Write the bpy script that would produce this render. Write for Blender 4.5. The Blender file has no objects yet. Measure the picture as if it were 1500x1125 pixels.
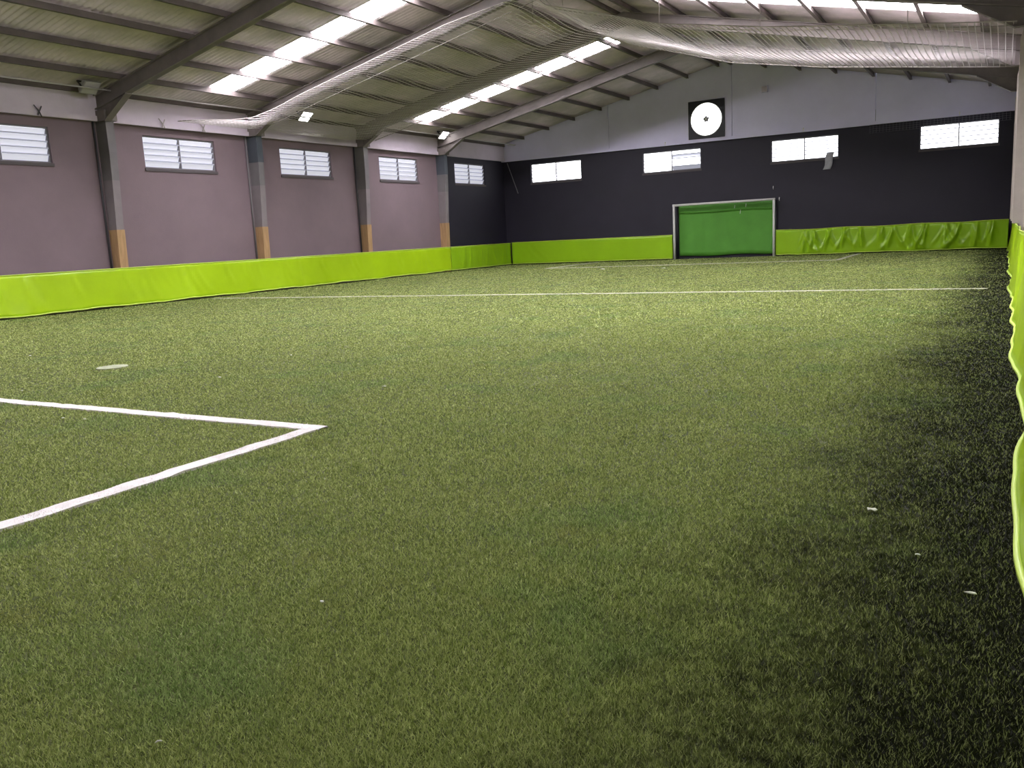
import bpy, math, random
import numpy as np
from mathutils import Matrix, Vector

random.seed(7)
rng = np.random.default_rng(11)
S = bpy.context.scene
COL = S.collection

# ------------------------------------------------------------------ camera
F_PX, YAW, PITCH, ROLL, CAM_H = 1254.34, 0.523982, -0.170251, -0.0514573, 1.5
cam_d = bpy.data.cameras.new('camera')
cam = bpy.data.objects.new('camera', cam_d)
COL.objects.link(cam)
cam_d.sensor_fit = 'HORIZONTAL'
cam_d.sensor_width = 36.0
cam_d.lens = F_PX / 1500 * 36.0
cam_d.clip_start, cam_d.clip_end = 0.05, 300
fw = Vector((-math.sin(YAW) * math.cos(PITCH), math.cos(YAW) * math.cos(PITCH), math.sin(PITCH)))
rt = fw.cross(Vector((0, 0, 1))).normalized()
up = rt.cross(fw)
r2 = math.cos(ROLL) * rt + math.sin(ROLL) * up
u2 = -math.sin(ROLL) * rt + math.cos(ROLL) * up
M = Matrix((r2, u2, -fw)).transposed().to_4x4()
M.translation = (0, 0, CAM_H)
cam.matrix_world = M
S.camera = cam

# ------------------------------------------------------------------ world and exposure
w = bpy.data.worlds.new('world')
S.world = w
w.use_nodes = True
w.node_tree.nodes['Background'].inputs[0].default_value = (0.93, 0.96, 1.0, 1)
w.node_tree.nodes['Background'].inputs[1].default_value = 2.0
S.view_settings.view_transform = 'Standard'
S.view_settings.look = 'None'
S.view_settings.exposure = 0.0
S.view_settings.gamma = 1.0
S.view_settings.use_curve_mapping = False
SKYLIGHT, WIN_BACK, WIN_SIDE, FILL_RIGHT, FAN_DISC, LED = 26.5, 4.2, 0.50, 3.0, 4.0, 14.0

# ------------------------------------------------------------------ dimensions (metres)
XL, XR, YB, YF = -23.5, 0.55, 40.9, -6.7        # inner wall faces
RIDGE_X = -11.45
ZB = 5.47                                       # underside of ring beam
EAVE = 6.33
SL = 0.215
FRAMES = [40.5 - 5.9 * k for k in range(1, 8)]   # portal frames
PUR_L = [-23.3, -22.1, -20.62, -19.14, -17.66, -16.18, -14.7, -13.22, -11.75]
PUR_R = [0.3, -0.75, -2.2, -3.65, -5.1, -6.6, -8.1, -9.6, -11.15]


def roof_z(x):
    return EAVE + SL * (x + 23.5) if x < RIDGE_X else EAVE + SL * (0.6 - x)


# ------------------------------------------------------------------ materials
def nt(m):
    return m.node_tree.nodes, m.node_tree.links


def mat(name, col, rough=0.7, var=0.0, scale=2.0, bump=0.0, bscale=30.0, metal=0.0, spec=0.4, tint=None, stretch=(1, 1, 1)):
    m = bpy.data.materials.new(name)
    m.use_nodes = True
    n, l = nt(m)
    b = n['Principled BSDF']
    b.inputs['Base Color'].default_value = (*col, 1)
    b.inputs['Roughness'].default_value = rough
    b.inputs['Metallic'].default_value = metal
    b.inputs['Specular IOR Level'].default_value = spec
    if var or bump:
        g = n.new('ShaderNodeNewGeometry')
        mp = n.new('ShaderNodeMapping')
        mp.inputs['Scale'].default_value = stretch
        l.new(g.outputs['Position'], mp.inputs['Vector'])
    if var:
        t = n.new('ShaderNodeTexNoise')
        t.inputs['Scale'].default_value = scale
        t.inputs['Detail'].default_value = 6
        t.inputs['Roughness'].default_value = 0.65
        l.new(mp.outputs[0], t.inputs['Vector'])
        r = n.new('ShaderNodeValToRGB')
        r.color_ramp.elements[0].position = 0.3
        r.color_ramp.elements[1].position = 0.72
        a = tint or col
        r.color_ramp.elements[0].color = (*[c * (1 - var) for c in a], 1)
        r.color_ramp.elements[1].color = (*[min(1, c * (1 + var)) for c in col], 1)
        l.new(t.outputs['Fac'], r.inputs[0])
        l.new(r.outputs[0], b.inputs['Base Color'])
    if bump:
        t2 = n.new('ShaderNodeTexNoise')
        t2.inputs['Scale'].default_value = bscale
        t2.inputs['Detail'].default_value = 4
        l.new(mp.outputs[0], t2.inputs['Vector'])
        bp = n.new('ShaderNodeBump')
        bp.inputs['Strength'].default_value = bump
        bp.inputs['Distance'].default_value = 0.02
        l.new(t2.outputs['Fac'], bp.inputs['Height'])
        l.new(bp.outputs[0], b.inputs['Normal'])
    return m


def emit(name, col, strength, base=(0.8, 0.8, 0.8)):
    m = mat(name, base, 0.4)
    b = m.node_tree.nodes['Principled BSDF']
    b.inputs['Emission Color'].default_value = (*col, 1)
    b.inputs['Emission Strength'].default_value = strength
    return m


def turf_mat(name, ground):
    m = bpy.data.materials.new(name)
    m.use_nodes = True
    n, l = nt(m)
    b = n['Principled BSDF']
    b.inputs['Roughness'].default_value = 0.62
    b.inputs['Specular IOR Level'].default_value = 0.12
    g = n.new('ShaderNodeNewGeometry')

    def noise(sc, det=4, ro=0.6, mapping=None):
        t = n.new('ShaderNodeTexNoise')
        t.inputs['Scale'].default_value = sc
        t.inputs['Detail'].default_value = det
        t.inputs['Roughness'].default_value = ro
        l.new(g.outputs['Position'], t.inputs['Vector'])
        return t.outputs['Fac']

    def math_(op, a, bb, clamp=False):
        q = n.new('ShaderNodeMath')
        q.operation = op
        q.use_clamp = clamp
        for i, v in enumerate((a, bb)):
            if isinstance(v, (int, float)):
                q.inputs[i].default_value = v
            else:
                l.new(v, q.inputs[i])
        return q.outputs[0]

    def mix(f, a, bb):
        q = n.new('ShaderNodeMix')
        q.data_type = 'RGBA'
        if isinstance(f, (int, float)):
            q.inputs[0].default_value = f
        else:
            l.new(f, q.inputs[0])
        for k, v in ((6, a), (7, bb)):
            if isinstance(v, tuple):
                q.inputs[k].default_value = (*v, 1)
            else:
                l.new(v, q.inputs[k])
        return q.outputs[2]

    def ramp(v, a, bb):
        q = n.new('ShaderNodeMapRange')
        q.interpolation_type = 'SMOOTHSTEP'
        q.inputs[1].default_value = a
        q.inputs[2].default_value = bb
        l.new(v, q.inputs[0])
        return q.outputs[0]

    sep = n.new('ShaderNodeSeparateXYZ')
    l.new(g.outputs['Position'], sep.inputs[0])
    X, Y = sep.outputs[0], sep.outputs[1]
    if ground:
        c = mix(ramp(noise(1.6), 0.35, 0.65), (0.080, 0.100, 0.028), (0.125, 0.145, 0.045))
    else:
        at = n.new('ShaderNodeAttribute')
        at.attribute_name = 'rnd'
        c0 = mix(at.outputs['Fac'], (0.175, 0.235, 0.045), (0.600, 0.665, 0.270))
        c1 = mix(at.outputs['Fac'], (0.110, 0.215, 0.055), (0.400, 0.540, 0.220))
        c = mix(math_('MULTIPLY', ramp(noise(0.9, 3), 0.50, 0.68), 0.55), c0, c1)
        # worn, slightly browned fibres
        c = mix(math_('MULTIPLY', ramp(noise(2.3, 5), 0.55, 0.75), 0.45), c, (0.36, 0.36, 0.12))
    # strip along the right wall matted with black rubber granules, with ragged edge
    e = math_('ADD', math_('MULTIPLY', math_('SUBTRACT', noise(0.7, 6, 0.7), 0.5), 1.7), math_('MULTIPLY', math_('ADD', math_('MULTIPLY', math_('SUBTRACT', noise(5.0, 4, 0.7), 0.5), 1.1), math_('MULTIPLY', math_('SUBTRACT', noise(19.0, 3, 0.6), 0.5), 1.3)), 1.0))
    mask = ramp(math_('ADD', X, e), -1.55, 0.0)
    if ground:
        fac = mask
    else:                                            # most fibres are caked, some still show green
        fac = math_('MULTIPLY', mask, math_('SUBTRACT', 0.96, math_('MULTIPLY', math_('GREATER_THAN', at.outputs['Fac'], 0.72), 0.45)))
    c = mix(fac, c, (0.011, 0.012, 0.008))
    l.new(c, b.inputs['Base Color'])
    if not ground:                                   # thin plastic fibres let light through
        tr = n.new('ShaderNodeBsdfTranslucent')
        l.new(c, tr.inputs['Color'])
        ms = n.new('ShaderNodeMixShader')
        ms.inputs[0].default_value = 0.3
        l.new(b.outputs[0], ms.inputs[1])
        l.new(tr.outputs[0], ms.inputs[2])
        l.new(ms.outputs[0], n['Material Output'].inputs['Surface'])
    if ground:
        bp = n.new('ShaderNodeBump')
        bp.inputs['Strength'].default_value = 0.8
        bp.inputs['Distance'].default_value = 0.02
        l.new(noise(90, 3), bp.inputs['Height'])
        l.new(bp.outputs[0], b.inputs['Normal'])
    return m


MT = dict(
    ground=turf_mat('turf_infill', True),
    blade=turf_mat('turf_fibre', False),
    line=mat('line_fibre', (0.80, 0.76, 0.74), 0.7, 0.12, 9, 0.3, 60),
    worn=mat('worn_line_fibre', (0.56, 0.56, 0.42), 0.7, 0.15, 9, 0.3, 60),
    spot=mat('worn_spot_fibre', (0.36, 0.39, 0.25), 0.7, 0.2, 20, 0.3, 60),
    mauve=mat('mauve_plaster', (0.210, 0.155, 0.173), 0.75, 0.08, 0.6, 0.15, 25),
    charcoal=mat('charcoal_paint', (0.025, 0.022, 0.036), 0.6, 0.10, 0.7, 0.15, 25),
    gable=mat('grey_gable_paint', (0.74, 0.71, 0.94), 0.7, 0.07, 0.5, 0.15, 20),
    beam=mat('lilac_grey_beam', (0.64, 0.56, 0.65), 0.65, 0.10, 0.8, 0.15, 20),
    rafter=mat('dusty_brown_steel', (0.20, 0.172, 0.165), 0.6, 0.2, 1.5, 0.1, 30),
    purlin=mat('brown_purlin', (0.125, 0.102, 0.096), 0.7, 0.25, 1.5, 0.1, 30),
    sheet=mat('fibre_cement', (0.70, 0.60, 0.64), 0.85, 0.20, 0.55, 0.2, 12, tint=(0.56, 0.51, 0.50)),
    sky=emit('skylight_sheet', (1.0, 0.955, 1.03), SKYLIGHT),
    col=mat('grey_column_paint', (0.185, 0.172, 0.178), 0.6, 0.1, 2, 0.1, 30),
    colhi=mat('pale_column_paint', (0.235, 0.205, 0.215), 0.6, 0.1, 2, 0.1, 30),
    steel=mat('blue_grey_column_paint', (0.080, 0.092, 0.110), 0.5, 0.12, 2, 0.1, 30),
    wood=mat('tan_wood', (0.44, 0.275, 0.135), 0.65, 0.22, 3, 0.15, 40, stretch=(4, 4, 0.5)),
    beige=mat('beige_column_paint', (0.52, 0.47, 0.42), 0.6, 0.1, 1.5, 0.1, 30),
    lime=mat('lime_vinyl', (0.40, 0.62, 0.010), 0.28, 0.07, 0.8, 0.05, 12, spec=0.5),
    limedim=mat('dimmed_greener_lime_vinyl', (0.30, 0.54, 0.012), 0.28, 0.07, 0.8, 0.05, 12, spec=0.5),  # greener vinyl, also darkened in colour for the dimmer light at the far end
    limehem=mat('lime_vinyl_hem', (0.58, 0.76, 0.12), 0.4),
    green=mat('green_cloth', (0.10, 0.33, 0.037), 0.6, 0.08, 1.5, 0.1, 30),
    greend=mat('dark_green_cloth', (0.085, 0.28, 0.032), 0.6, 0.08, 1.5, 0.1, 30),
    white=mat('white_paint', (0.78, 0.77, 0.75), 0.45),
    dark=mat('black_paint', (0.022, 0.022, 0.028), 0.5),
    frame=mat('grey_window_frame', (0.20, 0.19, 0.21), 0.5),
    sill=mat('dark_window_sill', (0.10, 0.085, 0.09), 0.7),
    net=mat('pale_net_twine', (0.58, 0.53, 0.53), 0.8),
    rope=mat('pale_rope', (0.42, 0.38, 0.36), 0.8),
    pipe=mat('pale_conduit', (0.55, 0.52, 0.52), 0.5),
    dpipe=mat('dark_conduit', (0.06, 0.058, 0.065), 0.5),
    lamp=mat('grey_lamp_housing', (0.35, 0.33, 0.34), 0.5),
    ledoff=mat('unlit_lamp_glass', (0.5, 0.47, 0.48), 0.3),
    led=emit('lit_lamp_glass', (1, 0.99, 1), LED),
    wside=emit('side_louvre_glass', (0.86, 0.87, 1.0), WIN_SIDE, (0.55, 0.55, 0.6)),
    wback=emit('back_louvre_glass', (0.95, 0.96, 1.0), WIN_BACK),
    wdull=emit('dull_louvre_glass', (0.8, 0.82, 1.0), 0.28, (0.4, 0.4, 0.45)),
    wfill=emit('added_right_fill_glow', (0.92, 0.95, 1.0), FILL_RIGHT),
    wedge=emit('louvre_overlap_shade', (0.78, 0.79, 1.0), 0.17, (0.34, 0.34, 0.40)),
    fan=emit('backlit_fan_cover', (0.98, 1.0, 1.0), FAN_DISC),
    paper=mat('white_paper', (0.85, 0.85, 0.80), 0.7),
    cloth=mat('pale_grey_rag', (0.42, 0.42, 0.46), 0.8, 0.15, 8),
)


# ------------------------------------------------------------------ mesh helpers
class MB:
    def __init__(s):
        s.v, s.f = [], []

    def box(s, a, b):
        (x0, y0, z0), (x1, y1, z1) = a, b
        k = len(s.v)
        s.v += [(x0, y0, z0), (x1, y0, z0), (x1, y1, z0), (x0, y1, z0), (x0, y0, z1), (x1, y0, z1), (x1, y1, z1), (x0, y1, z1)]
        s.f += [tuple(k + i for i in q) for q in ((3, 2, 1, 0), (4, 5, 6, 7), (0, 1, 5, 4), (1, 2, 6, 5), (2, 3, 7, 6), (3, 0, 4, 7))]
        return s

    def prism(s, pts, axis, a, b):
        """polygon pts (2D) extruded along axis from a to b; axis 1: pts are (x,z); axis 0: (y,z); axis 2: (x,y)"""
        k, m = len(s.v), len(pts)
        for t in (a, b):
            for p, q in pts:
                s.v.append((p, t, q) if axis == 1 else (t, p, q) if axis == 0 else (p, q, t))
        s.f.append(tuple(range(k + m - 1, k - 1, -1)))
        s.f.append(tuple(range(k + m, k + 2 * m)))
        for i in range(m):
            j = (i + 1) % m
            s.f.append((k + i, k + j, k + m + j, k + m + i))
        return s

    def tube(s, pts, r, n=6, cap=True):
        k = len(s.v)
        pts = [Vector(p) for p in pts]
        for i, p in enumerate(pts):
            d = (pts[min(i + 1, len(pts) - 1)] - pts[max(i - 1, 0)]).normalized()
            a = d.orthogonal().normalized() if abs(d.z) > 0.9 else d.cross(Vector((0, 0, 1))).normalized()
            c = d.cross(a)
            for j in range(n):
                t = 2 * math.pi * j / n
                s.v.append(tuple(p + r * (math.cos(t) * a + math.sin(t) * c)))
        for i in range(len(pts) - 1):
            for j in range(n):
                q = (j + 1) % n
                s.f.append((k + i * n + j, k + i * n + q, k + (i + 1) * n + q, k + (i + 1) * n + j))
        if cap:
            s.f.append(tuple(k + j for j in range(n))[::-1])
            s.f.append(tuple(k + (len(pts) - 1) * n + j for j in range(n)))
        return s

    def grid(s, fn, us, vs):
        k = len(s.v)
        for u in us:
            for v in vs:
                s.v.append(fn(u, v))
        m = len(vs)
        for i in range(len(us) - 1):
            for j in range(m - 1):
                s.f.append((k + i * m + j, k + (i + 1) * m + j, k + (i + 1) * m + j + 1, k + i * m + j + 1))
        return s

    def mesh(s, name, m, smooth=False):
        me = bpy.data.meshes.new(name)
        me.from_pydata(s.v, [], s.f)
        me.materials.append(m)
        if smooth:
            me.polygons.foreach_set('use_smooth', [True] * len(me.polygons))
        me.update()
        return me

    def build(s, name, m, parent=None, smooth=False, loc=None):
        return link(name, s.mesh(name, m, smooth), parent, loc)


def link(name, me, parent=None, loc=None):
    o = bpy.data.objects.new(name, me)
    COL.objects.link(o)
    if parent:
        o.parent = parent
    if loc:
        o.location = loc
    return o


def tag(o, label=None, cat=None, group=None, kind=None):
    if label: o['label'] = label
    if cat: o['category'] = cat
    if group: o['group'] = group
    if kind: o['kind'] = kind
    return o


def empty(name, loc, label=None, cat=None, group=None, kind=None):
    o = bpy.data.objects.new(name, None)
    COL.objects.link(o)
    o.location = loc
    o.empty_display_size = 0.2
    return tag(o, label, cat, group, kind)


def copy_tree(o, parent=None):
    c = o.copy()
    COL.objects.link(c)
    c.parent = parent
    for ch in [x for x in KIDS.get(o.name, [])]:
        copy_tree(ch, c)
    return c


KIDS = {}


def wall_mesh(axis, face, thick, u0, u1, z0, z1, holes):
    """wall slab with rectangular holes. axis 0: plane x=face, u is y; axis 1: plane y=face, u is x."""
    us = sorted({u0, u1, *[h[0] for h in holes], *[h[1] for h in holes]})
    zs = sorted({z0, z1, *[h[2] for h in holes], *[h[3] for h in holes]})
    mb = MB()
    P = (lambda t, u, z: (t, u, z)) if axis == 0 else (lambda t, u, z: (u, t, z))

    def hole(u, z):
        return any(h[0] < u < h[1] and h[2] < z < h[3] for h in holes)

    def quad(*p):
        k = len(mb.v)
        mb.v += list(p)
        mb.f.append((k, k + 1, k + 2, k + 3))
    for i in range(len(us) - 1):
        for j in range(len(zs) - 1):
            a, b, c, d = us[i], us[i + 1], zs[j], zs[j + 1]
            if hole((a + b) / 2, (c + d) / 2):
                continue
            for t in (face, face + thick):
                quad(P(t, a, c), P(t, b, c), P(t, b, d), P(t, a, d))
    for a, b, c, d in list(holes) + [(u0, u1, z0, z1)]:
        f, g = face, face + thick
        quad(P(f, a, c), P(f, b, c), P(g, b, c), P(g, a, c))
        quad(P(f, a, d), P(f, b, d), P(g, b, d), P(g, a, d))
        quad(P(f, a, c), P(f, a, d), P(g, a, d), P(g, a, c))
        quad(P(f, b, c), P(f, b, d), P(g, b, d), P(g, b, c))
    return mb


# ------------------------------------------------------------------ floor
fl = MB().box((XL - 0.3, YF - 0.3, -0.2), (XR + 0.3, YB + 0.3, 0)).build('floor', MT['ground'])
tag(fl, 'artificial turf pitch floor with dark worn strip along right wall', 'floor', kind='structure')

# ------------------------------------------------------------------ walls
WZ0, WZ1, WW = 4.2, 5.2, 2.83
bays = [37.55, 31.65, 25.75, 19.85, 13.95, 8.05, 2.15]
DARK_Y = FRAMES[0] + 0.05
side_holes = [(y - WW / 2, y + WW / 2, WZ0, WZ1) for y in bays]
lw = wall_mesh(0, XL, -0.25, YF, DARK_Y, 0, ZB, side_holes[1:]).build('wall_left', MT['mauve'])
tag(lw, 'mauve grey plaster side wall with louvred windows', 'wall', kind='structure')
lw2 = wall_mesh(0, XL, -0.25, DARK_Y, YB + 0.25, 0, ZB, side_holes[:1]).build('wall_left_end', MT['charcoal'])
tag(lw2, 'charcoal painted end stretch of left wall beside far corner', 'wall', kind='structure')
rw = wall_mesh(0, XR, 0.25, YF, YB + 0.25, 0, EAVE + 0.05, side_holes).build('wall_right', MT['mauve'])
tag(rw, 'right side wall behind the lime banner at the picture edge', 'wall', kind='structure')
BX = [-20.38, -14.13, -7.95, -1.81]
BW = 2.92
back_holes = [(x - BW / 2, x + BW / 2, 4.22, 5.2) for x in BX]
bw = wall_mesh(1, YB, 0.25, XL, XR, 0, ZB, back_holes).build('wall_back', MT['charcoal'])
tag(bw, 'charcoal end wall with four bright windows behind the goal', 'wall', kind='structure')
fwl = MB().prism([(XL, 0), (XR, 0), (XR, EAVE), (RIDGE_X, roof_z(RIDGE_X)), (XL, EAVE)], 1, YF - 0.25, YF).build('wall_front', MT['mauve'])
tag(fwl, 'end wall behind the viewer closing the hall', 'wall', kind='structure')

# gable above the back wall: panels with open joints, a round hole for the fan
gb = empty('wall_gable', (RIDGE_X, YB, ZB), 'grey painted gable wall above the charcoal end wall with fan', 'wall', kind='structure')
edges = [XL, -17.3, -11.15, -5.0, XR]
for i in range(4):
    a, b = edges[i] + 0.012, edges[i + 1] - 0.012
    pts = [(a, ZB), (b, ZB), (b, roof_z(b))]
    if a < RIDGE_X < b:
        pts.append((RIDGE_X, roof_z(RIDGE_X)))
    pts.append((a, roof_z(a)))
    pts = [(p - RIDGE_X, q - ZB) for p, q in pts]
    MB().prism(pts, 1, -0.10, 0.15).build('gable_panel', MT['gable'], gb)
MB().box((XL - RIDGE_X, 0.02, 0), (XR - RIDGE_X, 0.22, 0.6)).build('joint_backing', MT['dark'], gb)
MB().box((XL - RIDGE_X, -0.16, -0.05), (XR - RIDGE_X, -0.10, 0.09)).build('ledge', MT['gable'], gb)

# ring beam along the left and right eaves
for nm, x0, x1, lab in (('trim_1', XL - 0.25, XL + 0.16, 'lilac grey concrete ring beam along left eave'), ('trim_2', XR - 0.12, XR + 0.25, 'lilac grey concrete ring beam along right eave')):
    mb = MB().box((x0, YF, ZB), (x1, YB - 0.1, EAVE + 0.05))
    o = mb.build(nm, MT['beam'])
    tag(o, lab, 'beam', kind='structure')
    lx = (x1 - 0.02, x1 + 0.06) if x0 < -10 else (x0 - 0.06, x0 + 0.02)
    MB().box((lx[0], YF, ZB - 0.02), (lx[1], YB - 0.1, ZB + 0.13)).build('lower_ledge', MT['beam'], o)

# ------------------------------------------------------------------ windows
ORD = ['nearest the viewer', 'second from the left picture edge', 'third from the left picture edge', 'fourth from the left picture edge', 'in the far charcoal bay']


def louvre(name, W, H, glass, label, dull=()):
    """window in local coords: u along local x, depth local y (+ = outwards), z up from the sill."""
    root = empty(name, (0, 0, 0), label, 'window', kind='structure')
    kids = []
    fr = MB()
    t = 0.045
    fr.box((-W / 2, 0.06, 0), (W / 2, 0.14, t)).box((-W / 2, 0.06, H - t), (W / 2, 0.14, H))
    fr.box((-W / 2, 0.06, 0), (-W / 2 + t, 0.14, H)).box((W / 2 - t, 0.06, 0), (W / 2, 0.14, H))
    kids.append(fr.build('window_frame', MT['frame'], root))
    kids.append(MB().box((-0.02, 0.05, -0.04), (0.02, 0.15, H)).build('mullion', MT['frame'], root))
    kids.append(MB().box((-W / 2 - 0.03, -0.035, -0.09), (W / 2 + 0.03, 0.06, -0.002)).build('window_sill', MT['sill'], root))
    n = 5
    sh = (H - 2 * t) / n
    hw = W / 2 - t - 0.03
    me = {}
    for side in (-1, 1):
        for k in range(n):
            d = (side, k) in dull
            if d not in me:
                tilt = 0.5 if d else 0.30
                # slat leaning outwards at the foot: a thin bent pane
                dy = 0.07 * tilt / 0.3
                p = [(0.05, sh * 0.93), (0.05 + dy, 0.0), (0.062 + dy, 0.0), (0.062, sh * 0.93)]
                me[d] = MB().prism(p, 0, -hw / 2, hw / 2).mesh('slat', MT['wdull'] if d else glass)
            kids.append(link('slat', me[d], root, (side * (0.03 + hw / 2), 0.03, t + k * sh)))
            if 'edge' not in me:
                me['edge'] = MB().box((-hw / 2, 0.03, -0.016), (hw / 2, 0.045, 0.022)).mesh('slat_edge', MT['wedge'])  # grey strip draws the shaded overlap between slats
            if k:
                kids.append(link('slat_overlap_shade', me['edge'], root, (side * (0.03 + hw / 2), 0.0, t + k * sh)))
    KIDS[root.name] = kids
    return root


wn = 0
protoL = None
for k, y in enumerate(reversed(bays)):
    wn += 1
    i = k - 2
    lab = 'louvred window with white slats in mauve wall, ' + ORD[i] if 0 <= i < 4 else \
        'louvred window with white slats in left wall, ' + ORD[4] if i == 4 else 'louvred window in left wall outside the view %s the first column' % ('well before' if k == 0 else 'just before')
    if protoL is None:
        protoL = o = louvre('window_1', WW, WZ1 - WZ0, MT['wside'], lab)
    else:
        o = copy_tree(protoL)
        o.name = 'window_%d' % wn
        o['label'] = lab
    o.location = (XL, y, WZ0)
    o.rotation_euler.z = math.radians(90)
BL = ['all white blown-out window in charcoal end wall next to left corner',
      'end wall window with grey tilted slats on its right half, left of goal',
      'white end wall window above right goal post with rag hanging below',
      'bright end wall window nearest the right hand corner']
for k, x in enumerate(BX):
    wn += 1
    dull = ((1, 0), (1, 3)) if k == 1 else ()
    o = louvre('window_%d' % wn, BW, 0.98, MT['wback'], BL[k], dull)
    o.location = (x, YB, 4.22)
protoR = None  # glowing right wall windows: unseen, added to light the hall
for k, y in enumerate(reversed(bays)):
    wn += 1
    lab = '%s added louvred light panel, unseen on the right wall, counted from the viewer' % ('first', 'second', 'third', 'fourth', 'fifth', 'sixth', 'farthest')[k]
    if protoR is None:
        protoR = o = louvre('window_%d' % wn, WW, WZ1 - WZ0, MT['wfill'], lab)
    else:
        o = copy_tree(protoR)
        o.name = 'window_%d' % wn
        o['label'] = lab
    o.location = (XR, y, WZ0)
    o.rotation_euler.z = math.radians(-90)

# ------------------------------------------------------------------ roof
ceil = empty('ceiling', (RIDGE_X, 17, roof_z(RIDGE_X)), 'pitched corrugated roof underside with purlins and skylight strips', 'ceiling', kind='structure')
CO = Vector(ceil.location)
WAVE, AMP = 0.177, 0.026
sheet_cache = {}


def sheet_mesh(L, run, sgn, m):
    """corrugated sheet: L along y, run along x (positive = towards ridge), rising with roof slope; two-sided thin solid skin"""
    key = (round(L, 3), round(run, 3), sgn, m.name)
    if key in sheet_cache:
        return sheet_cache[key]
    n = max(6, int(round(L / WAVE * 6)))
    ys = [L * i / n for i in range(n + 1)]

    def fn(y, v):
        x = run * v
        return (sgn * x, y, SL * x + AMP * math.sin(2 * math.pi * y / WAVE))
    mb = MB().grid(fn, ys, [0, 1])
    k = len(mb.v)
    mb.grid(lambda y, v: (fn(y, v)[0], y, fn(y, v)[2] + 0.008), ys, [0, 1])
    # close the two wavy ends
    m2 = 2
    for i in range(n):
        for e in (0, 1):
            a, b = i * m2 + e, (i + 1) * m2 + e
            mb.f.append((a, b, k + b, k + a))
    me = mb.mesh('roof_sheet', m, True)
    sheet_cache[key] = me
    return me


SKY_L = [(19.95, 21.1), (30.95, 32.2), (8.1, 9.6)]  # last strip lies out of view, added to brighten the near bays
SKY_R = [(25.3, 26.9), (13.2, 15.4), (1.6, 2.3)]  # last two are unseen extra strips, sized to light the foreground


def y_segments(skies):
    q = lambda v: YF + round((v - YF) / WAVE) * WAVE
    ys = sorted({q(v) for v in [YF, YB + 0.1, *FRAMES, *[a for s in skies for a in s]]})
    return [(a, b, any(s[0] < (a + b) / 2 < s[1] for s in skies)) for a, b in zip(ys[:-1], ys[1:])]


for sgn, pur, skies, eave_x in ((1, PUR_L, SKY_L, XL - 0.15), (-1, PUR_R, SKY_R, XR + 0.15)):
    rows = [eave_x] + pur[1:-1] + [RIDGE_X]
    for r in range(len(rows) - 1):
        xa, xb = rows[r], rows[r + 1]
        run = abs(xb - xa) + (0.14 if r < len(rows) - 2 else 0.0)
        for a, b, sk in y_segments(skies):
            sky = sk and 1 <= r <= len(rows) - 3
            # upper sheets overlap on top of the lower ones
            me = sheet_mesh(b - a, run, sgn, MT['sky'] if sky else MT['sheet'])
            z = roof_z(xa) + 0.03
            o = link('skylight_sheet' if sky else 'roof_sheet', me, ceil, Vector((xa, a, z)) - CO)
    for x in pur:
        z = roof_z(x)
        # rolled purlin: deep web with two flanges
        mb = MB()
        mb.box((x - 0.03, YF, z - 0.14), (x + 0.03, YB - 0.1, z + 0.0))
        mb.box((x - 0.05, YF, z - 0.155), (x + 0.05, YB - 0.1, z - 0.135))
        mb.v = [tuple(Vector(v) - CO) for v in mb.v]
        mb.build('purlin', MT['purlin'], ceil)
mb = MB().prism([(-0.4, -0.06), (0, 0.03), (0.4, -0.06), (0, 0.10)], 1, YF - 17, YB - 17)
mb.build('ridge_cap', MT['sheet'], ceil)

# ------------------------------------------------------------------ portal frames: rafters and columns
RN = ['just behind the viewer', 'over the near pitch', 'over the near penalty area', 'above the first visible left column', 'above the second left column, wrapped in netting', 'above the third left column', 'above the fourth left column next to the gable']
names_by_y = dict(zip(sorted(FRAMES), RN))
for y in sorted(FRAMES):
    rf = empty('roof_rafter', (RIDGE_X, y, roof_z(RIDGE_X) - 0.22), 'brown steel roof rafter ' + names_by_y[y], 'rafter', 'portal frame rafters')
    O = Vector(rf.location)
    for sgn, xe in ((1, XL + 0.1), (-1, XR - 0.1)):
        def zz(x, d):
            return roof_z(x) - 0.16 - d
        D = 0.42
        P = lambda x, z: (x - O.x, z - O.z)
        web = [P(xe, zz(xe, 0)), P(RIDGE_X, zz(RIDGE_X, 0)), P(RIDGE_X, zz(RIDGE_X, D)), P(xe, zz(xe, D))]
        MB().prism(web, 1, -0.03, 0.03).build('web', MT['rafter'], rf)
        for d0, d1 in ((0, 0.03), (D - 0.03, D)):
            fl_ = [P(xe, zz(xe, d0)), P(RIDGE_X, zz(RIDGE_X, d0)), P(RIDGE_X, zz(RIDGE_X, d1)), P(xe, zz(xe, d1))]
            MB().prism(fl_, 1, -0.11, 0.11).build('flange', MT['rafter'], rf)
        # haunch at the column head
        hx = xe + sgn * 1.5
        hz = 0.30
        MB().prism([P(xe, zz(xe, D)), P(hx, zz(hx, D)), P(xe + sgn * 0.45, zz(xe, D) - hz), P(xe, zz(xe, D) - hz)], 1, -0.03, 0.03).build('haunch_web', MT['rafter'], rf)
        MB().prism([P(hx, zz(hx, D)), P(hx, zz(hx, D) - 0.03), P(xe + sgn * 0.45, zz(xe, D) - hz - 0.03), P(xe, zz(xe, D) - hz - 0.03), P(xe, zz(xe, D) - hz), P(xe + sgn * 0.45, zz(xe, D) - hz)], 1, -0.11, 0.11).build('haunch_flange', MT['rafter'], rf)

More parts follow.
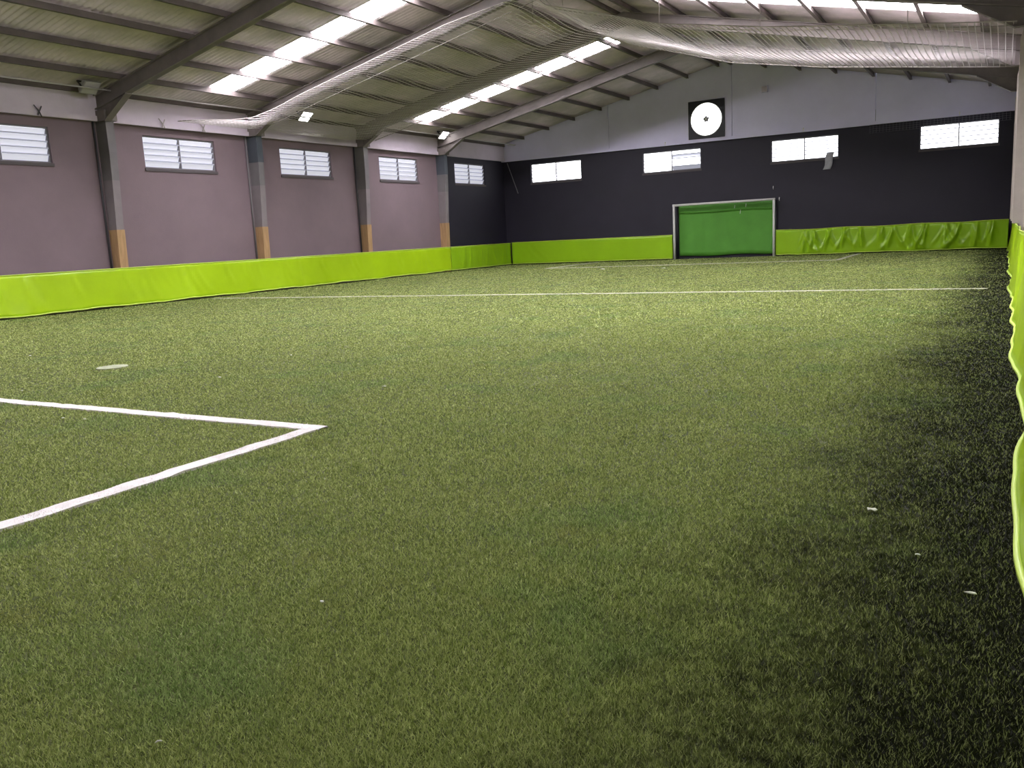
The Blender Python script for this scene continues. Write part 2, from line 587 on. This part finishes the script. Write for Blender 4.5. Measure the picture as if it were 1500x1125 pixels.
CN = {FRAMES[3]: 'nearest in view, left of the second window', FRAMES[2]: 'second in view, with blue-grey head, left of the third window', FRAMES[1]: 'third in view, left of the fourth window', FRAMES[0]: 'fourth in view, beside the charcoal end bay'}
CW = 0.125
for i, y in enumerate(FRAMES):
    c = empty('wall_column', (XL, y + 0.10, 0), 'tapered left wall column with tan wooden foot, ' + CN.get(y, '%s before the nearest visible one' % ('one bay', 'two bays', 'three bays')[i - 4 if i > 3 else 0]), 'column', 'left wall columns')
    head = MT['steel'] if i in (2, 0) else MT['col']

    def shaft(z0, z1, m, name, grow=0.0):
        def xi(z):                                   # projection from the wall
            return 0.29 + 0.17 * max(0, min(1, (z - 1.2) / 3.0)) + grow
        k = [(0, z0), (xi(z0), z0), (xi(z1), z1), (0, z1)]
        MB().prism(k, 1, -CW - grow, CW + grow).build(name, m, c)
    shaft(0, 2.3, MT['wood'], 'wooden_foot', 0.012)
    shaft(2.3, 3.75, MT['colhi'], 'shaft')
    shaft(3.75, 4.55, MT['col'], 'shaft')
    shaft(4.55, 5.62, head, 'column_head', 0.008)
    MB().box((0.0, -CW - 0.08, 5.45), (0.56, CW + 0.08, 5.75)).build('cap_plate', MT['rafter'], c)
for i, y in enumerate(FRAMES):
    xin = 0.13 if i <= 2 else 0.27
    c = empty('wall_column', (XR, y, 0), 'beige right wall column at the right picture edge' + (', %s' % ('farthest', 'second farthest', 'most prominent with rounded top')[i] if i < 3 else ', %s nearer than the prominent one' % ('one bay', 'two bays', 'three bays', 'four bays')[i - 3]), 'column', 'right wall columns')
    MB().box((-0.2, -0.16, 0), (0, 0.16, 1.22)).build('shaft_foot', MT['beige'], c)
    MB().box((xin - XR, -0.16, 1.22), (0, 0.16, 5.2)).build('shaft', MT['beige'], c)
    MB().prism([(xin - XR + 0.0, 5.2), (0, 5.2), (0, 5.75), (xin - XR + 0.28, 5.55), (xin - XR + 0.05, 5.38)], 1, -0.16, 0.16).build('column_head', MT['beige'], c)

# ------------------------------------------------------------------ banners (padding cloth along the walls)
def banner(name, A, B, z0, z1, normal, label, folds, amp, hang=0.0, foot=0.0, wavy=0.0, du=0.07, seed=0, m='lime'):
    """vinyl sheet from A to B (xy), facing normal. folds: (u, slope, width, amp)"""
    R = random.Random(seed)
    A, B, N = Vector((*A, 0)), Vector((*B, 0)), Vector((*normal, 0))
    L = (B - A).length
    root = empty(name, (A.x, A.y, 0), label, 'banner', 'lime banners around the pitch')
    D = (B - A) / L
    ph = [R.uniform(0, 6.28) for _ in range(8)]

    def disp(u, v):
        d = 0.018 * math.sin(0.9 * u + ph[0]) + 0.012 * math.sin(2.3 * u + ph[1] + v) + 0.006 * math.sin(6.1 * u + ph[2] + 2 * v)
        for (fu, sl, wd, am, v0) in folds:
            t = (u - fu - sl * (1 - v) ** 1.7) / (wd * (0.5 + 0.9 * (1 - v)))
            if abs(t) < 3:
                e = max(0.0, min(1.0, (1.04 - v) * 4)) * max(0.0, min(1.0, (v - v0) * 4 + 0.25))
                d += am * math.exp(-t * t) * e
        return d * amp

    def P(u, v, off=0.0):
        zb = z0 + wavy * (math.sin(1.7 * u + ph[3]) + 0.6 * math.sin(4.1 * u + ph[4]) + 0.4 * math.sin(9.3 * u + ph[5]))
        zt = z1 - hang * (0.5 - 0.5 * math.cos(2 * math.pi * u / 2.95))
        z = zb + (zt - zb) * v
        f = foot * (1 - v) ** 2
        if foot:
            f += (1 - v) ** 3 * 0.022 * (math.sin(1.3 * u + ph[6]) + 0.6 * math.sin(3.3 * u + ph[7]))
        q = D * u + N * (disp(u, v) + f + off)
        return (q.x, q.y, max(z, 0.004))
    us = [L * i / int(L / du) for i in range(int(L / du) + 1)]
    nv = 13
    vs = [i / (nv - 1) for i in range(nv)]
    sh = MB().grid(lambda u, v: P(u, v), us, vs).build('sheet', MT[m], root, True)
    so = sh.modifiers.new('thickness', 'SOLIDIFY')
    so.thickness = 0.006
    uh = us[::3] + ([us[-1]] if (len(us) - 1) % 3 else [])
    MB().tube([P(u, 1.0, 0.004) for u in uh], 0.014, 5).build('top_hem', MT['limehem'], root, True)
    MB().tube([P(u, 0.012, 0.012) for u in uh], 0.020, 5).build('bottom_hem', MT['limehem'], root, True)
    return root


def fan_folds(us, n, seed, am, spread=0.9):
    R = random.Random(seed)
    out = []
    for u in us:
        for _ in range(n):
            out.append((u + R.uniform(-0.1, 0.1), R.uniform(-spread, spread), R.uniform(0.035, 0.09), R.uniform(0.4, 1) * am, R.choice((0, 0, 0.2, 0.4))))
    return out


BZ = 1.16
LB = XL + 0.52
R_ = random.Random(3)
lf = [(R_.uniform(0, 34), R_.uniform(0.1, 0.8), R_.uniform(0.04, 0.10), R_.uniform(0.008, 0.030), R_.choice((0, 0, 0.3))) for _ in range(75)]
banner('lime_banner', (LB, 1.0), (LB, 34.55), 0.05, BZ, (1, 0), 'long lime green vinyl banner along the left mauve wall', lf, 1.0, 0.0, 0.03, 0.012, seed=1)
banner('lime_banner', (LB, 34.6), (LB, 40.42), 0.05, BZ, (1, 0), 'short lime banner on left wall below the far charcoal bay', [(R_.uniform(0, 5.7), R_.uniform(-0.4, 0.5), 0.07, 0.02, 0) for _ in range(14)], 1.0, seed=2, m='limedim')
YBB = 40.42
banner('lime_banner', (LB + 0.06, YBB), (-13.98, YBB), 0.05, BZ + 0.02, (0, -1), 'smooth lime banner on end wall left of the goal', [(0.9, 0.9, 0.08, 0.03, 0), (1.3, 1.2, 0.08, 0.02, 0), (4, 0.4, 0.08, 0.012, 0), (6.6, -0.5, 0.08, 0.015, 0)], 0.8, seed=3, m='limedim')
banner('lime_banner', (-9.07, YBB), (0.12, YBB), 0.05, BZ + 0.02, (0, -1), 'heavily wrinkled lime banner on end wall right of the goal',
       fan_folds([1.3, 1.7, 2.3, 3.0, 3.6, 4.4, 4.9, 5.6, 6.2, 6.9, 7.4, 8.0, 8.6], 7, 5, 0.075, 0.8), 1.0, 0.03, 0, 0.01, du=0.035, seed=4, m='limedim')
banner('lime_banner', (0.27, 1.2), (0.27, 40.3), 0.015, BZ, (-1, 0), 'lime banner along right wall with ragged foot lying on turf',
       fan_folds([i * 1.47 + 0.4 for i in range(26)], 3, 8, 0.022, 0.6), 1.0, 0.02, 0.12, 0.006, du=0.06, seed=6)

# ------------------------------------------------------------------ goal
GY = 40.36
g = empty('football_goal', (-11.5, GY, 0), 'white framed football goal with green cloth back at the end wall', 'goal')
gx0, gx1, gz = -13.86 + 11.5, -9.15 + 11.5, 2.57
for x in (gx0, gx1):
    MB().tube([(x, 0, 0), (x, 0, gz)], 0.055, 10).build('post', MT['white'], g, True)
MB().tube([(gx0 - 0.055, 0, gz), (gx1 + 0.055, 0, gz)], 0.055, 10).build('crossbar', MT['white'], g, True)
for x in (gx0, gx1):
    MB().tube([(x, 0, gz), (x, 0.48, gz - 0.02)], 0.03, 8).build('top_stay', MT['dark'], g, True)
    MB().tube([(x, 0.46, 0), (x, 0.46, gz)], 0.03, 8).build('back_post', MT['dark'], g, True)
R2 = random.Random(4)


def cloth_fn(u, v):
    return (u, 0.44 + 0.012 * math.sin(3 * u + 2 * v) + 0.01 * math.sin(8 * u + v), 0.14 + (gz - 0.2) * v + 0.02 * (1 - v) * math.sin(2.1 * u))


cl = MB().grid(cloth_fn, [gx0 + 0.10 + (gx1 - gx0 - 0.14) * i / 60 for i in range(61)], [i / 12 for i in range(13)]).build('back_cloth', MT['green'], g, True)
cl.modifiers.new('thickness', 'SOLIDIFY').thickness = 0.008
ft = MB().grid(lambda u, v: (u, 0.40 + 0.015 * math.sin(5 * u), gz - 0.42 + 0.40 * v + 0.02 * math.sin(1.7 * u) * (1 - v)), [gx0 + 0.1 + (gx1 - gx0 - 0.14) * i / 60 for i in range(61)], [i / 4 for i in range(5)]).build('top_flap', MT['greend'], g, True)
ft.modifiers.new('thickness', 'SOLIDIFY').thickness = 0.006
for (x, z0, z1) in ((0.46, 2.28, 2.42), (0.72, 2.02, 2.2), (0.98, 2.3, 2.46)):
    MB().tube([(x, 0.0 + 0.38, z0), (x + 0.02, 0.38, z1)], 0.014, 5).build('tie', MT['white'], g)

# ------------------------------------------------------------------ extractor fan in the gable
fx, fz, fr = -12.34, 6.44, 0.74
f = empty('extractor_fan', (fx, YB - 0.1, fz), 'round white backlit extractor fan in dark square frame on gable', 'fan')
n = 48
ring = MB()
k = 0
S1 = 0.86
for i in range(n):
    t = 2 * math.pi * i / n
    c, s_ = math.cos(t), math.sin(t)
    q = S1 / max(abs(c), abs(s_))
    ring.v += [(fr * c, -0.06, fr * s_), (q * c, -0.06, q * s_), (fr * c, 0.0, fr * s_), (q * c, 0.0, q * s_)]
for i in range(n):
    a, b = 4 * i, 4 * ((i + 1) % n)
    ring.f += [(a, a + 1, b + 1, b), (a + 1, a + 3, b + 3, b + 1), (a, b, b + 2, a + 2)]
ring.build('square_frame', MT['dark'], f)
MB().prism([(fr * 1.01 * math.cos(2 * math.pi * i / n), fr * 1.01 * math.sin(2 * math.pi * i / n)) for i in range(n)], 1, -0.035, -0.005).build('round_cover', MT['fan'], f)
rim = MB()
rim.tube([(fr * math.cos(2 * math.pi * i / n), -0.06, fr * math.sin(2 * math.pi * i / n)) for i in range(n + 1)], 0.02, 6, False)
rim.build('rim', MT['white'], f, True)
hub = MB().prism([(0.11 * math.cos(2 * math.pi * i / 16), 0.11 * math.sin(2 * math.pi * i / 16)) for i in range(16)], 1, -0.12, -0.04).build('hub', MT['frame'], f)
MB().prism([(0.05 * math.cos(2 * math.pi * i / 12), 0.05 * math.sin(2 * math.pi * i / 12)) for i in range(12)], 1, -0.14, -0.12).build('hub_cap', MT['white'], hub)
for i in range(5):
    t = 2 * math.pi * i / 5 + 0.4
    bl = MB()
    c, s_ = math.cos(t), math.sin(t)
    pts = [(0.06, -0.03, -0.06), (0.15, -0.035, -0.045), (0.15, 0.035, -0.085), (0.06, 0.03, -0.07)]
    for r_, w_, y_ in pts:
        bl.v.append((r_ * c - w_ * s_, y_, r_ * s_ + w_ * c))
    for r_, w_, y_ in pts:
        bl.v.append((r_ * c - w_ * s_, y_ + 0.008, r_ * s_ + w_ * c))
    bl.f = [(0, 1, 2, 3), (7, 6, 5, 4), (0, 4, 5, 1), (1, 5, 6, 2), (2, 6, 7, 3), (3, 7, 4, 0)]
    bl.build('blade', MT['frame'], f)

# ------------------------------------------------------------------ floodlights under the left eave
LL = [('unlit grey floodlight under left eave beside the nearest column', 16.3, False), ('lit white floodlight under left eave above the third window', 25.05, True), ('lit white floodlight under left eave above the fourth column', 34.2, True)]
for lab, y, on in LL:
    x, z = -22.75, 6.30
    o = empty('floodlight', (x, y, z), lab, 'lamp', 'eave floodlights')
    o.rotation_euler = (0, math.radians(-42), 0)
    body = MB().prism([(-0.22, -0.05), (0.22, -0.05), (0.16, 0.06), (-0.16, 0.06)], 1, -0.26, 0.26)
    body.build('housing', MT['lamp'], o)
    MB().box((-0.19, -0.23, -0.062), (0.19, 0.23, -0.05)).build('lens', MT['led'] if on else MT['ledoff'], o)
    MB().box((-0.02, -0.29, -0.02), (0.02, -0.26, 0.2)).box((-0.02, 0.26, -0.02), (0.02, 0.29, 0.2)).box((-0.02, -0.29, 0.18), (0.02, 0.29, 0.2)).build('bracket', MT['dark'], o)

# conduits along the left eave, one per bay
CB = {0: 'in the far charcoal bay', 1: 'above the fourth window', 2: 'above the third window', 3: 'above the second window', 4: 'above the nearest window'}
for i in range(5):
    y1 = YB - 0.1 if i == 0 else FRAMES[i - 1] - 0.03
    y0 = FRAMES[i] + 0.03
    o = MB().tube([(-22.62, y0, 6.24), (-22.62, (y0 + y1) / 2, 6.225), (-22.62, y1, 6.24)], 0.022, 6).build('conduit_pipe', MT['pipe'], None, True)
    tag(o, 'thin pale conduit under the left eave ' + CB[i], 'pipe', 'eave conduits')
# wall conduits beside columns
for i, lab in ((3, 'dark conduit running down the wall beside the nearest column'), (2, 'dark conduit running down the wall beside the second column'), (1, 'dark conduit running down the wall beside the third column')):
    y = FRAMES[i] - 0.14
    o = MB().tube([(XL + 0.05, y, 1.0), (XL + 0.05, y, ZB)], 0.03, 8).build('wall_conduit', MT['dpipe'] if i != 2 else MT['col'], None, True)
    tag(o, lab if i != 2 else lab.replace('dark', 'grey'), 'pipe')

# ------------------------------------------------------------------ safety net under the roof
def net_z(x, y):
    base = roof_z(x) - 0.72
    if x > RIDGE_X:
        t = (x - RIDGE_X) / (XR - RIDGE_X)
        xs = [-12.85, -11.45, -9.46, -8.1, -5.15, -3.2, -1.4, 0.4]
        zs = [8.1, 7.75, 7.16, 6.71, 6.16, 5.9, 5.65, 5.42]
        low = float(np.interp(x, xs, zs))
        s = math.sin(math.pi * min(1, max(0, (y - 19.2) / 19.0)))
        k = 1.0 if y < 29.5 else max(0.0, 1 - (y - 29.5) / 4.0)
        lo = low + 0.10 * math.cos(1.06 * (y - 22.8)) * 0.5
        return base * (1 - k) + min(base, lo) * k
    s = math.sin(math.pi * ((y - 17.0) / 5.9)) ** 2
    d = 0.05 + 0.22 * s
    # deep pocket by the second column
    d += 0.28 * math.exp(-((x + 22.0) / 1.2) ** 2 - ((y - 21.0) / 1.2) ** 2)
    return max(base - d, 5.62)


NY1, CELL = 29.2, 0.15
NXL, NXR = XL + 0.68, 0.05


def near_y(x):                                     # near edge: along the second rafter, pulled forward at the left eave
    t = max(0.0, min(1.0, (-20.4 - x) / 2.4))
    s = max(0.0, min(1.0, (x + 14.0) / 3.0))
    return 21.5 + 0.9 * s - 2.2 * t * t * (3 - 2 * t)


net = MB()
for x in np.arange(NXL, NXR, CELL):
    y0 = near_y(x)
    net.tube([(x, y, net_z(x, y)) for y in np.linspace(y0, NY1, int((NY1 - y0) / 0.4) + 1)], 0.0115, 3, False)
xsamp = np.append(np.arange(NXL, NXR, 0.4), NXR)
for y in np.arange(19.2, NY1, CELL):
    sx = [x for x in xsamp if near_y(x) <= y + 0.05]
    if len(sx) > 1:
        net.tube([(x, y, net_z(x, y)) for x in sx], 0.0030, 3, False)
NO = Vector((RIDGE_X, 22.6, 6.5))
no = empty('safety_net', NO, 'pale safety net slung under the roof, sagging on the right', 'net')
net.v = [tuple(Vector(p) - NO) for p in net.v]
tag(net.build('mesh_twine', MT['net'], no), kind='stuff')
for fy in (near_y, lambda x: 22.95, lambda x: NY1):
    MB().tube([tuple(Vector((x, fy(x), net_z(x, fy(x)))) - NO) for x in xsamp], 0.012, 5).build('edge_rope', MT['rope'], no, True)
# strip of net pinned along the top of the end wall near the right corner
sn = MB()
for x in np.arange(-5.2, 0.05, 0.13):
    sn.tube([(x, YB - 0.2, 5.08), (x, YB - 0.18, 5.42)], 0.006, 3, False)
for z in np.arange(5.08, 5.43, 0.085):
    sn.tube([(-5.2, YB - 0.19, z), (0.05, YB - 0.19, z)], 0.005, 3, False)
o = sn.build('net_strip', mat('grey_net_twine', (0.16, 0.155, 0.18), 0.8))
tag(o, 'narrow strip of grey net pinned above the far right window', 'net')
# hanging wires that carry the net
for i, (x, y, lab) in enumerate(((-11.5, 24.0, 'thin pale hanger rod near the ridge, longest one left of the right skylight'), (-5.8, 24.0, 'thin pale hanger rod over the sagging net'), (-12.6, 24.2, 'short pale hanger rod close to the ridge'), (-2.3, 24.4, 'thin pale hanger rod near the right wall'), (-8.6, 24.1, 'thin pale hanger rod midway down the right slope'))):
    z0 = net_z(x, y)
    o = MB().tube([(x, y, z0), (x, y, roof_z(x) - 0.02)], 0.013, 6).build('hanger_rod', MT['rope'])
    tag(o, lab, 'rod', 'net hanger rods')
# ties on the ring beam
for y, lab in ((19.06, 'knotted tie on ring beam above left part of second window'), (20.66, 'knotted tie on ring beam above right part of second window'), (15.0, 'small dark tie on ring beam above the nearest window')):
    x = XL + 0.24
    o = MB().tube([(x, y - 0.12, 5.72), (x + 0.03, y, 5.55), (x + 0.02, y + 0.06, 5.42)], 0.018, 5).tube([(x, y + 0.1, 5.7), (x + 0.04, y, 5.56), (x + 0.03, y - 0.05, 5.45)], 0.018, 5).build('rope_tie', MT['rope'] if y > 16 else MT['dpipe'])
    tag(o, lab, 'rope')

# ------------------------------------------------------------------ small things on the end wall
o = MB().tube([(-23.2, YB - 0.06, 5.35), (-22.95, YB - 0.08, 4.7), (-22.62, YB - 0.06, 3.75)], 0.022, 6).build('hanging_strap', MT['frame'])
tag(o, 'thin grey strap hanging diagonally in the far left corner', 'strap')
rag = MB().grid(lambda u, v: (-6.95 + 0.32 * u - 0.22 * (1 - v) * 0.8 + 0.03 * math.sin(6 * v), YB - 0.09 - 0.04 * math.sin(3 * u) + 0.02 * math.sin(7 * v + 2 * u), 3.72 + 0.72 * v), [i / 6 for i in range(7)], [i / 8 for i in range(9)])
o = rag.build('hanging_rag', MT['cloth'], None, True)
o.modifiers.new('thickness', 'SOLIDIFY').thickness = 0.01
tag(o, 'pale grey rag hanging below the window right of the goal', 'cloth')
o = empty('junction_box', (-9.65, YB - 0.1, 7.45), 'small grey box high on the gable right of the fan', 'box')
MB().box((-0.14, -0.10, -0.14), (0.14, 0, 0.14)).build('body', MT['gable'], o)
MB().box((-0.12, -0.115, -0.12), (0.12, -0.10, 0.12)).build('lid', MT['beam'], o)
for x, z, lab in ((-14.35, 5.5, 'small white hook above the end wall window left of goal'), (-7.95, 5.5, 'small white hook above the end wall window with the rag'), (-1.8, 5.5, 'small white hook above the end wall window nearest the right corner'), (-9.29, 3.08, 'small white hook above the right goal post'), (-9.02, 2.56, 'tiny white hook just right of the goal crossbar')):
    y = YB - 0.16 if z > 5 else YB
    o = MB().tube([(x, y + 0.01, z + 0.08), (x, y - 0.05, z + 0.08), (x, y - 0.06, z), (x, y - 0.03, z - 0.06)], 0.022, 6).build('wall_hook', MT['white'], None, True)
    tag(o, lab, 'hook', 'end wall hooks')

# ------------------------------------------------------------------ pitch markings
LINES = []   # (x0, x1, y0, y1, width-direction) footprints, used to keep green fibres out


def line_obj(name, rects, label, seed, z=0.015, m='line'):
    R = np.random.default_rng(seed)
    mb = MB()
    for (x0, x1, y0, y1) in rects:
        LINES.append((x0, x1, y0, y1))
        lx = (x1 - x0) > (y1 - y0)
        Lg = (x1 - x0) if lx else (y1 - y0)
        n_ = max(4, int(Lg / 0.03)) if Lg < 9 else int(Lg / 0.12)
        n_ = min(n_, 400)
        w0, w1 = (y0, y1) if lx else (x0, x1)
        j0, j1 = R.normal(0, 0.006, n_ + 1), R.normal(0, 0.006, n_ + 1)
        k = len(mb.v)
        for i in range(n_ + 1):
            t = (x0 if lx else y0) + Lg * i / n_
            zz_ = z + R.normal(0, 0.002)
            for q in (w0 + j0[i], w1 + j1[i]):
                mb.v.append((t, q, zz_) if lx else (q, t, zz_))
            for q in (w0 + j0[i], w1 + j1[i]):
                mb.v.append((t, q, 0.0) if lx else (q, t, 0.0))
        for i in range(n_):
            a, b = k + 4 * i, k + 4 * (i + 1)
            mb.f += [(a, b, b + 1, a + 1), (a, a + 2, b + 2, b), (a + 1, b + 1, b + 3, a + 3)]
    # white fibres standing along the line
    for (x0, x1, y0, y1) in rects:
        ar = (x1 - x0) * (y1 - y0)
        near = math.hypot((x0 + x1) / 2, (y0 + y1) / 2)
        m_ = int(ar * (5200 if near < 12 else 300))
        wd = 0.005 if near < 12 else 0.02
        for _ in range(m_):
            x, y = R.uniform(x0 - 0.006, x1 + 0.006), R.uniform(y0 - 0.006, y1 + 0.006)
            t = R.uniform(0, 6.283)
            lx_, ly_ = R.normal(0, 0.012, 2)
            k = len(mb.v)
            c, s_ = math.cos(t) * wd / 2, math.sin(t) * wd / 2
            mb.v += [(x - c, y - s_, z - 0.008), (x + c, y + s_, z - 0.008), (x + lx_, y + ly_, z + R.uniform(0.000, 0.009))]
            mb.f.append((k, k + 1, k + 2))
    o = mb.build(name, MT[m])
    tag(o, label, 'line')
    return o


LWD = 0.15
line_obj('pitch_line', [(-18.3, -4.87, 5.16, 5.16 + LWD)], 'white penalty area line running in from left picture edge', 1)
line_obj('pitch_line', [(-4.87 - LWD, -4.87, -4.5, 5.16)], 'white penalty area line coming towards the viewer at lower left', 2)
line_obj('pitch_line', [(-22.3, -0.25, 19.40, 19.54)], 'long thin white halfway line across the pitch', 3, m='worn')
line_obj('pitch_line', [(-17.75, -5.4, 34.4, 34.62)], 'faint white far penalty area line in front of the goal', 4, m='worn')
line_obj('pitch_line', [(-17.9, -17.72, 34.4, 40.1)], 'faint white far penalty area side line on the left', 5, m='worn')
line_obj('pitch_line', [(-5.55, -5.37, 34.4, 40.2)], 'short white far penalty area side line right of goal', 6, m='worn')
spot = MB().prism([(0.21 * math.cos(2 * math.pi * i / 28) * random.uniform(0.93, 1.05), 0.21 * math.sin(2 * math.pi * i / 28) * random.uniform(0.93, 1.05)) for i in range(28)], 2, 0, 0.017)
o = spot.build('penalty_spot', MT['spot'], None, False, (-10.6, 7.39, 0))
tag(o, 'round white penalty spot on the turf at left', 'spot')

# ------------------------------------------------------------------ turf fibres
N = 1250000
ang = rng.uniform(math.radians(-14), math.radians(72), N)          # from +Y towards -X
r_ = 1.25 * np.exp(rng.uniform(0, 1, N) * math.log(47 / 1.25))
px, py = -np.sin(ang) * r_, np.cos(ang) * r_
keep = (px > XL + 0.60) & (px < 0.22) & (py < YB - 0.1)
for (x0, x1, y0, y1) in LINES:
    keep &= ~((px > x0) & (px < x1) & (py > y0) & (py < y1))
keep &= (px + 10.6) ** 2 + (py - 7.39) ** 2 > 0.19 ** 2
px, py, r_ = px[keep], py[keep], r_[keep]
n = len(px)
wd = 0.0042 * np.maximum(1, (r_ / 2.2)) ** 1.0
hh = rng.uniform(0.009, 0.022, n) * (1 + 0.15 * np.sin(px * 1.3) * np.cos(py * 1.1))
t = rng.uniform(0, 2 * math.pi, n)
lean = rng.uniform(0.1, 1.1, n) * hh
la = rng.uniform(0, 2 * math.pi, n)
V = np.zeros((n, 3, 3), np.float32)
V[:, 0, 0] = px - np.cos(t) * wd / 2
V[:, 0, 1] = py - np.sin(t) * wd / 2
V[:, 1, 0] = px + np.cos(t) * wd / 2
V[:, 1, 1] = py + np.sin(t) * wd / 2
V[:, 0, 2] = V[:, 1, 2] = -0.001
V[:, 2, 0] = px + np.cos(la) * lean
V[:, 2, 1] = py + np.sin(la) * lean
V[:, 2, 2] = hh
me = bpy.data.meshes.new('turf_fibres')
me.vertices.add(3 * n)
me.vertices.foreach_set('co', V.reshape(-1))
me.loops.add(3 * n)
me.loops.foreach_set('vertex_index', np.arange(3 * n, dtype=np.int32))
me.polygons.add(n)
me.polygons.foreach_set('loop_start', np.arange(0, 3 * n, 3, dtype=np.int32))
at = me.attributes.new('rnd', 'FLOAT', 'FACE')
at.data.foreach_set('value', rng.uniform(0, 1, n).astype(np.float32))
me.materials.append(MT['blade'])
me.update(calc_edges=True)
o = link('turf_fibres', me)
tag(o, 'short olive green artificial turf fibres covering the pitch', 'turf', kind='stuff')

# ------------------------------------------------------------------ litter on the turf
LIT = [(-5.59, 7.0, 0.05, 'white paper scrap alone in mid pitch right of the penalty corner'), (-8.1, 7.04, 0.04, 'tiny white scrap right of the penalty spot'),
       (-8.65, 8.81, 0.04, 'tiny white scrap farthest beyond the penalty spot'), (-9.88, 5.69, 0.04, 'tiny white scrap just beyond the line at left edge'),
       (-7.71, 4.79, 0.035, 'tiny white scrap inside the penalty area, left of two'), (-7.42, 4.82, 0.035, 'tiny white scrap inside the penalty area, right of two'),
       (-0.54, 4.57, 0.045, 'pale scrap on the worn turf, farthest of the right hand three'), (-0.28, 4.0, 0.025, 'pale scrap on the worn turf, middle of the right hand three'),
       (-0.06, 3.64, 0.04, 'white scrap on black turf, nearest of the right hand three'), (-2.45, 2.54, 0.022, 'tiny pale scrap on green turf in lower left foreground'),
       (-2.21, 1.53, 0.02, 'thin pale straw at the bottom left of the foreground'), (-13.41, 7.94, 0.05, 'faint pale scrap left of the penalty spot'),
       (-14.05, 32.1, 0.16, 'pale scrap before the goal, left of two'), (-11.19, 31.3, 0.13, 'pale scrap before the goal, right of two')]
for i, (x, y, s, lab) in enumerate(LIT):
    s *= 0.6
    R = random.Random(i + 40)
    m_ = 7
    mb = MB()
    asp = 0.15 if 'straw' in lab else 0.6
    a0 = 0.9
    pts = []
    for j in range(m_):
        t = 2 * math.pi * j / m_
        q = s * R.uniform(0.7, 1.1)
        u, v = q * math.cos(t), q * asp * math.sin(t)
        pts.append((u * math.cos(a0) - v * math.sin(a0) if asp < 0.3 else u, u * math.sin(a0) + v * math.cos(a0) if asp < 0.3 else v, R.uniform(0.02, 0.02 + s * 0.35)))
    mb.v = [(0, 0, 0.021 + s * 0.3)] + pts + [(p[0], p[1], p[2] - 0.004) for p in pts]
    for j in range(m_):
        k2 = (j + 1) % m_
        mb.f += [(0, 1 + j, 1 + k2), (1 + j, 1 + m_ + j, 1 + m_ + k2, 1 + k2)]
    mb.f.append(tuple(range(2 * m_, m_, -1)))
    o = mb.build('paper_scrap' if asp > 0.3 else 'straw', MT['paper'], None, False, (x, y, 0))
    tag(o, lab, 'litter', 'litter on the turf')
